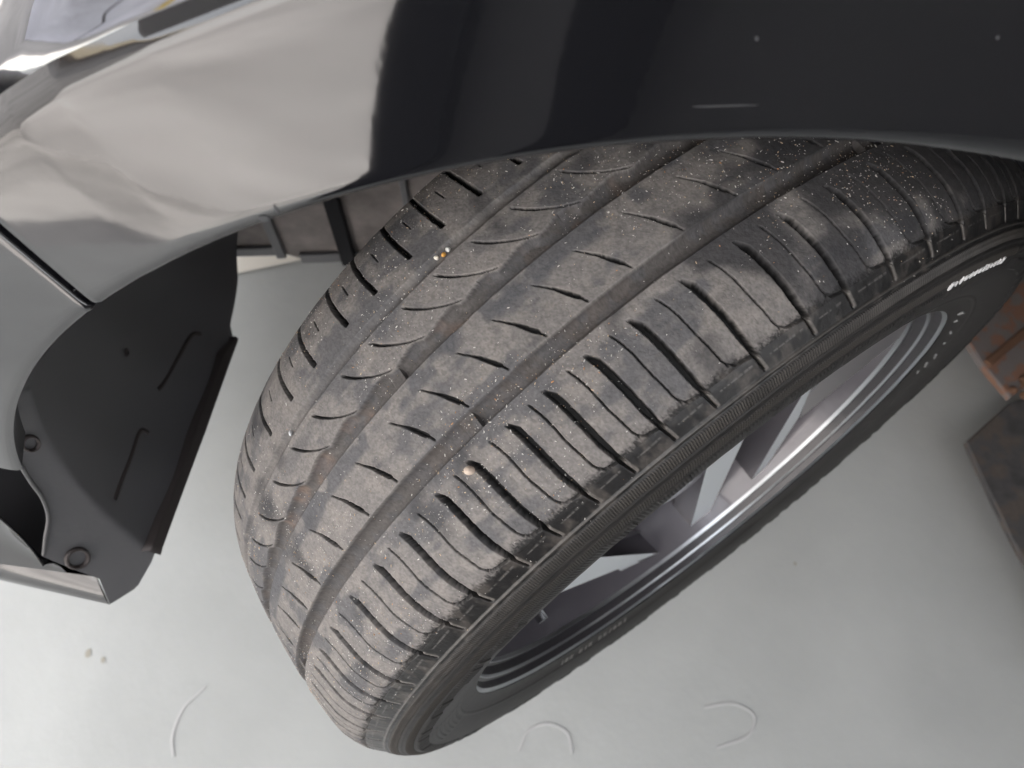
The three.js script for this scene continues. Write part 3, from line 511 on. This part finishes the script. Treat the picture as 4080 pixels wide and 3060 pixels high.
// rim
{
  const L = (pts, n = 160) => { const g = new THREE.LatheGeometry(pts.map(([x, r]) => new THREE.Vector2(r, x)), n); g.rotateZ(-Math.PI / 2); return g; }; // lathe about y -> about x
  const ring = (name, pts, m) => { const g = toCreasedNormals(L(pts, 220), 0.6); return mesh(name, g, m, wheel); };
  ring('rim_lip', [[0.0885, 0.2238], [0.0928, 0.2236], [0.0945, 0.2222], [0.0948, 0.2208], [0.0940, 0.2196], [0.0925, 0.2188]], M.alloy);
  ring('rim_groove', [[0.0925, 0.2188], [0.0872, 0.2178], [0.0858, 0.2152]], M.darkAlloy);
  ring('rim_step', [[0.0858, 0.2152], [0.0870, 0.2142], [0.0868, 0.2132], [0.0850, 0.2124]], M.alloy);
  ring('rim_groove', [[0.0850, 0.2124], [0.0785, 0.2112], [0.0772, 0.2080]], M.darkAlloy);
  ring('rim_step', [[0.0772, 0.2080], [0.0786, 0.2068], [0.0784, 0.2054], [0.0752, 0.2044]], M.alloy);
  ring('rim_barrel', [[0.0752, 0.2044], [0.070, 0.2036], [0.055, 0.2015], [0.03, 0.197], [0, 0.194], [-0.05, 0.194], [-0.085, 0.2], [-0.097, 0.2225]], M.gunmetal);
  mesh('brake_disc', L([[-0.02, 0.02], [-0.02, 0.135], [-0.001, 0.135], [-0.001, 0.08], [0.03, 0.078], [0.03, 0.02]], 80), M.iron, wheel);
  mesh('wheel_hub', L([[-0.06, 0.02], [-0.06, 0.06], [0.03, 0.07], [0.047, 0.068], [0.054, 0.062], [0.056, 0.034], [0.056, 0.001]], 80), M.gunmetal, wheel);
  mesh('centre_cap', L([[0.0565, 0.033], [0.0605, 0.031], [0.0625, 0.025], [0.063, 0.001]], 60), M.gunmetal, wheel);
  // spokes: dark bodies with bright machined faces; each corner is [angle from the top toward the front, radius, height along the axle]
  const pt = ([al, r, x]) => new THREE.Vector3(x, r * Math.cos(al * D2R), r * Math.sin(al * D2R));
  const blade = (corners, m, deep = 0.026, grow = 0.005) => {
    const q = corners.map(pt), c = q.reduce((a, b) => a.clone().add(b)).multiplyScalar(1 / q.length), n = q.length;
    if (q[1].clone().sub(q[0]).cross(q[2].clone().sub(q[0])).x < 0) q.reverse();
    const ex = (k, o, dx) => q.map((p) => p.clone().add(p.clone().sub(c).setX(0).normalize().multiplyScalar(o)).setX(p.x + dx));
    const rings = [ex(0, 0, 0), ex(1, 0.0012, -0.0012), ex(2, grow, -deep)], pos = [], idx = [];
    for (const r of rings) for (const p of r) pos.push(p.x, p.y, p.z);
    for (let r = 0; r < 2; r++) for (let k = 0; k < n; k++) { const a = r * n + k, b = r * n + (k + 1) % n; idx.push(a, a + n, b, b, a + n, b + n); }
    for (let k = 1; k < n - 1; k++) idx.push(2 * n, 2 * n + k + 1, 2 * n + k);
    mesh('spoke', toCreasedNormals(geo(pos, idx), 0.4), M.gunmetal, wheel);
    const f = ex(0, -0.0003, 0.0003), fi = []; for (let k = 1; k < n - 1; k++) fi.push(0, k, k + 1);
    mesh('spoke_face', geo(f.flatMap((p) => [p.x, p.y, p.z]), fi), m, wheel);
  };
  blade([[113, 0.137, 0.065], [102, 0.092, 0.065], [166, 0.172, 0.065], [183, 0.2035, 0.0675]], M.face);
  blade([[-165, 0.2035, 0.066], [-158, 0.2035, 0.066], [-57, 0.060, 0.065], [-15, 0.043, 0.065]], M.face);
  blade([[-143, 0.2035, 0.0685], [-138, 0.2035, 0.0685], [-63, 0.137, 0.068], [-56, 0.118, 0.068]], M.face);
  blade([[-48, 0.140, 0.074], [-58, 0.2035, 0.079], [-74, 0.2035, 0.076], [-100, 0.130, 0.069], [-70, 0.118, 0.068]], M.lilac);
  for (const a of [-20, 20, 62]) blade([[a - 22, 0.06, 0.060], [a + 22, 0.06, 0.060], [a + 4, 0.2035, 0.071], [a - 4, 0.2035, 0.071]], M.face);
  for (let k = 0; k < 5; k++) { const a = (30 + 72 * k) * D2R; const g = new THREE.CylinderGeometry(0.009, 0.0095, 0.018, 6); g.rotateZ(-Math.PI / 2); g.translate(0.046, 0.05 * Math.cos(a), 0.05 * Math.sin(a)); mesh('wheel_bolt', g, M.iron, wheel); }
  { // valve with its knurled cap
    const g = new THREE.CylinderGeometry(0.0048, 0.0052, 0.0125, 10); g.rotateZ(-Math.PI / 2);
    const st = new THREE.CylinderGeometry(0.003, 0.0036, 0.03, 12); st.rotateZ(-Math.PI / 2); st.translate(-0.018, 0, 0);
    const a = 112 * D2R, v = mesh('valve_cap', g, M.chrome, wheel); v.position.set(0.0695, 0.157 * Math.cos(a), 0.157 * Math.sin(a));
    const w = mesh('valve_stem', st, M.sidewall.clone(), wheel); w.material.vertexColors = false; w.material.color.setRGB(0.02, 0.02, 0.02); w.position.copy(v.position);
  }
}
// raised marks on the sidewall
{
  const font = await new FontLoader().loadAsync('fonts/droid/droid_sans_bold.typeface.json');
  const place = (o, al, r, x, nx, nr) => { const a = al * D2R, rad = new THREE.Vector3(0, Math.cos(a), Math.sin(a)); const out = new THREE.Vector3(nx, 0, 0).addScaledVector(rad, nr).normalize();
    const up = rad.clone().negate().addScaledVector(out, rad.dot(out)).normalize(), right = up.clone().cross(out);
    o.quaternion.setFromRotationMatrix(new THREE.Matrix4().makeBasis(right, up, out)); o.position.set(x, 0, 0).addScaledVector(rad, r).addScaledVector(out, 0.0002); };
  const R = rng(31);
  for (let k = 0; k < 13; k++) { const g = new RoundedBoxGeometry(0.0016 + 0.0022 * R(), 0.0028 + 0.0022 * R(), 0.0014, 2, 0.0004); if (k % 3 === 1) g.rotateZ(0.5); const o = mesh('raised_letter', g, M.glintMark, wheel); place(o, lerp(-15.9, -29.2, k / 12), 0.2750 + 0.001 * R(), 0.1054, 0.99, 0.12); }  // glint on the raised letters painted as a white tone
  for (const [al, r, x, w, h] of [[-58.7, 0.2302, 0.0979, 0.006, 0.004], [-63.8, 0.2285, 0.0974, 0.003, 0.003], [-72, 0.2309, 0.0981, 0.006, 0.002], [-78, 0.2325, 0.0987, 0.003, 0.002], [-84.5, 0.2345, 0.0994, 0.0095, 0.0018], [-88.1, 0.2329, 0.0988, 0.0095, 0.0018], [-91, 0.231, 0.0981, 0.006, 0.0016]]) { const g = new RoundedBoxGeometry(w, h, 0.0014, 2, 0.0005); g.rotateZ(0.25); const o = mesh('raised_letter', g, M.greyMark, wheel); place(o, al, r, x, 0.93, -0.37); }
  const text = 'IRR RIK RR/RRI'; const n = text.length;
  [...text].forEach((ch, k) => {
    if (ch === ' ') return;
    const g = new TextGeometry(ch, { font, size: 0.0060, depth: 0.0009, curveSegments: 3 }); g.center();
    const o = mesh('raised_letter', g, M.letter, wheel); place(o, lerp(144.5, 166.5, k / (n - 1)), 0.2315, 0.0983, 0.93, -0.37);
  });
}

// ------------------------------------------------------------------ lift arm behind the wheel
{
  const arm = new THREE.Group(); arm.name = 'lift_arm'; scene.add(arm);
  tag(arm, 'rusty steel lift arm with black plate behind the tyre', 'lift arm');
  const Y = HUB - 0.42;
  const slab = (pts, y0, y1, m, name, bev = 0.003) => { const s = new THREE.Shape(pts.map(([x, z]) => new THREE.Vector2(x, -z))); const g = new THREE.ExtrudeGeometry(s, { depth: y1 - y0 - 2 * bev, bevelEnabled: true, bevelSize: bev, bevelThickness: bev, bevelSegments: 3 }); g.rotateX(-Math.PI / 2); g.translate(0, y0 + bev, 0); return mesh(name, metreUV(g), m, arm); };
  slab([[-0.2167, -0.6096], [-0.2636, -0.5889], [-0.306, -0.578], [-0.62, -0.80], [-0.55, -0.98], [-0.40, -0.92]], Y - 0.014, Y, M.rust, 'arm_beam');
  { const g = new RoundedBoxGeometry(0.30, 0.007, 0.012, 2, 0.003); g.rotateY(Math.atan2(0.0714, -0.0499)); g.translate(-0.2636 - 0.0875, Y + 0.002, -0.5889 - 0.123); mesh('arm_seam', g, M.rustOrange, arm); }
  slab([[-0.185, -0.585], [-0.130, -0.505].map((v, i) => v - [0.03, 0.045][i]), [-0.115, -0.555], [-0.02, -0.57], [0.2, -0.62], [0.2, -0.95], [-0.30, -0.95], [-0.2175, -0.6289]], Y - 0.045, Y - 0.033, M.darkSteel, 'pad_plate', 0.003);
  mesh('arm_post', box(-0.16, -0.08, 0.004, Y - 0.046, -0.86, -0.78), M.darkSteel, arm);
  for (const [x, z, r] of [[-0.222, -0.614, 0.006], [-0.236, -0.636, 0.008], [-0.214, -0.627, 0.006]]) { const g = new THREE.IcosahedronGeometry(r, 2); const p = g.attributes.position; for (let i = 0; i < p.count; i++) { const k = 0.9 + 0.25 * hash(Math.round(p.getX(i) * 9e4), Math.round(p.getY(i) * 9e4) + Math.round(p.getZ(i) * 9e4), 4); p.setXYZ(i, p.getX(i) * k, p.getY(i) * k, p.getZ(i) * k); } g.computeVertexNormals(); g.translate(x, Y + 0.002, z); mesh('weld_blob', g, M.rustOrange, arm); }
}

// ------------------------------------------------------------------ grit and stones on the tread
{
  const R = rng(77), P = [], wm = new THREE.Matrix4().makeRotationY(32.9258 * D2R).setPosition(0, HUB, 0);
  const g = new THREE.IcosahedronGeometry(1, 0); const N = 6500;
  const mat = new THREE.MeshStandardMaterial({ name: 'pale_grit', color: 0xffffff, roughness: 0.6 });
  const im = new THREE.InstancedMesh(g, mat, N); im.name = 'road_grit'; tag(im, 'pale and orange grains of road grit scattered over the tyre tread', 'grit', null, 'stuff');
  const m = new THREE.Matrix4(), q = new THREE.Quaternion(), e = new THREE.Euler(), c = new THREE.Color();
  for (let i = 0; i < N; i++) {
    let al, x, tries = 0;
    do { al = -16 + 112 * R(); x = -0.098 + 0.194 * R(); tries++; } while (tries < 4 && fbm(al * 0.09, x * 26, 90, 3) < 0.46 + 0.1 * R());
    if (x > 0.083 && R() < 0.85) x -= 0.03 + 0.05 * R();
    const [d] = x < 0.0945 ? tread(al, x) : [0]; if (d > 0.0022 && R() < 0.7) { al += 0.3; }
    const [d2] = tread(al, Math.min(x, 0.0944)); const r = tyreR(x) - d2 + 0.00008, a = al * D2R;
    const s = 0.00015 + 0.00028 * Math.pow(R(), 3.2);
    e.set(a, R() * 3, R() * 6.3); q.setFromEuler(e);
    m.compose(new THREE.Vector3(x, r * Math.cos(a), r * Math.sin(a)), q, new THREE.Vector3(s * 0.7, s * 0.7, s * (1 + 1.4 * R())));
    m.premultiply(wm); im.setMatrixAt(i, m);
    const t = R(); if (t < 0.68) c.setRGB(0.62, 0.60, 0.56); else if (t < 0.94) c.setRGB(0.55, 0.42, 0.28); else c.setRGB(0.5, 0.24, 0.09);
    c.multiplyScalar(0.55 + 0.6 * R()); im.setColorAt(i, c);
  }
  scene.add(im);
  const stone = (name, al, x, s, colr, lift, label, cat, group) => {
    const g2 = new THREE.IcosahedronGeometry(1, 2), p = g2.attributes.position, S = Math.round(al * 100);
    for (let i = 0; i < p.count; i++) { const k = 0.85 + 0.3 * vnoise(p.getX(i) * 1.5 + S, p.getY(i) * 1.5 + p.getZ(i), 5); p.setXYZ(i, p.getX(i) * k * s[0], p.getY(i) * k * s[1], p.getZ(i) * k * s[2]); }
    g2.computeVertexNormals();
    const o = mesh(numbered(name), g2, new THREE.MeshStandardMaterial({ name: name + '_mineral', color: lin(...colr), roughness: 0.75 }), scene);
    const [d] = tread(al, x), a = al * D2R, r = tyreR(x) - d + lift; o.position.set(x, r * Math.cos(a), r * Math.sin(a)).applyMatrix4(wm); o.rotation.set(0.4 + a, 0.6, 0.8 + al);
    tag(o, label, cat, group); return o;
  };
  stone('pebble', 34.6, 0.0468, [0.0030, 0.0024, 0.0021], [0.55, 0.45, 0.37], 0.0030, 'pale beige pebble wedged in the mouth of a shoulder slot', 'pebble');
  stone('crumb', 24.3, -0.0475, [0.0015, 0.0012, 0.0012], [0.75, 0.75, 0.72], 0.0008, 'white crumb beside the orange one in the narrow groove', 'crumb');
  stone('crumb', 24.9, -0.0470, [0.0018, 0.0011, 0.0012], [0.70, 0.36, 0.08], 0.0008, 'orange crumb among white ones in the narrow groove', 'crumb');
  stone('crumb', 25.6, -0.0485, [0.0016, 0.0013, 0.0011], [0.75, 0.71, 0.62], 0.0008, 'cream crumb just below the orange one in the narrow groove', 'crumb');
  stone('crumb', 49.5, -0.0478, [0.0024, 0.0010, 0.0011], [0.78, 0.80, 0.82], 0.0006, 'white smear of grit low in the narrow groove near the front of the tyre', 'crumb');
}

// ------------------------------------------------------------------ renderer
const renderer = new THREE.WebGLRenderer({ antialias: true });
renderer.setSize(W, H); renderer.shadowMap.enabled = true;
renderer.toneMapping = THREE.LinearToneMapping; renderer.toneMappingExposure = EXPOSURE;
renderer.render(scene, camera);
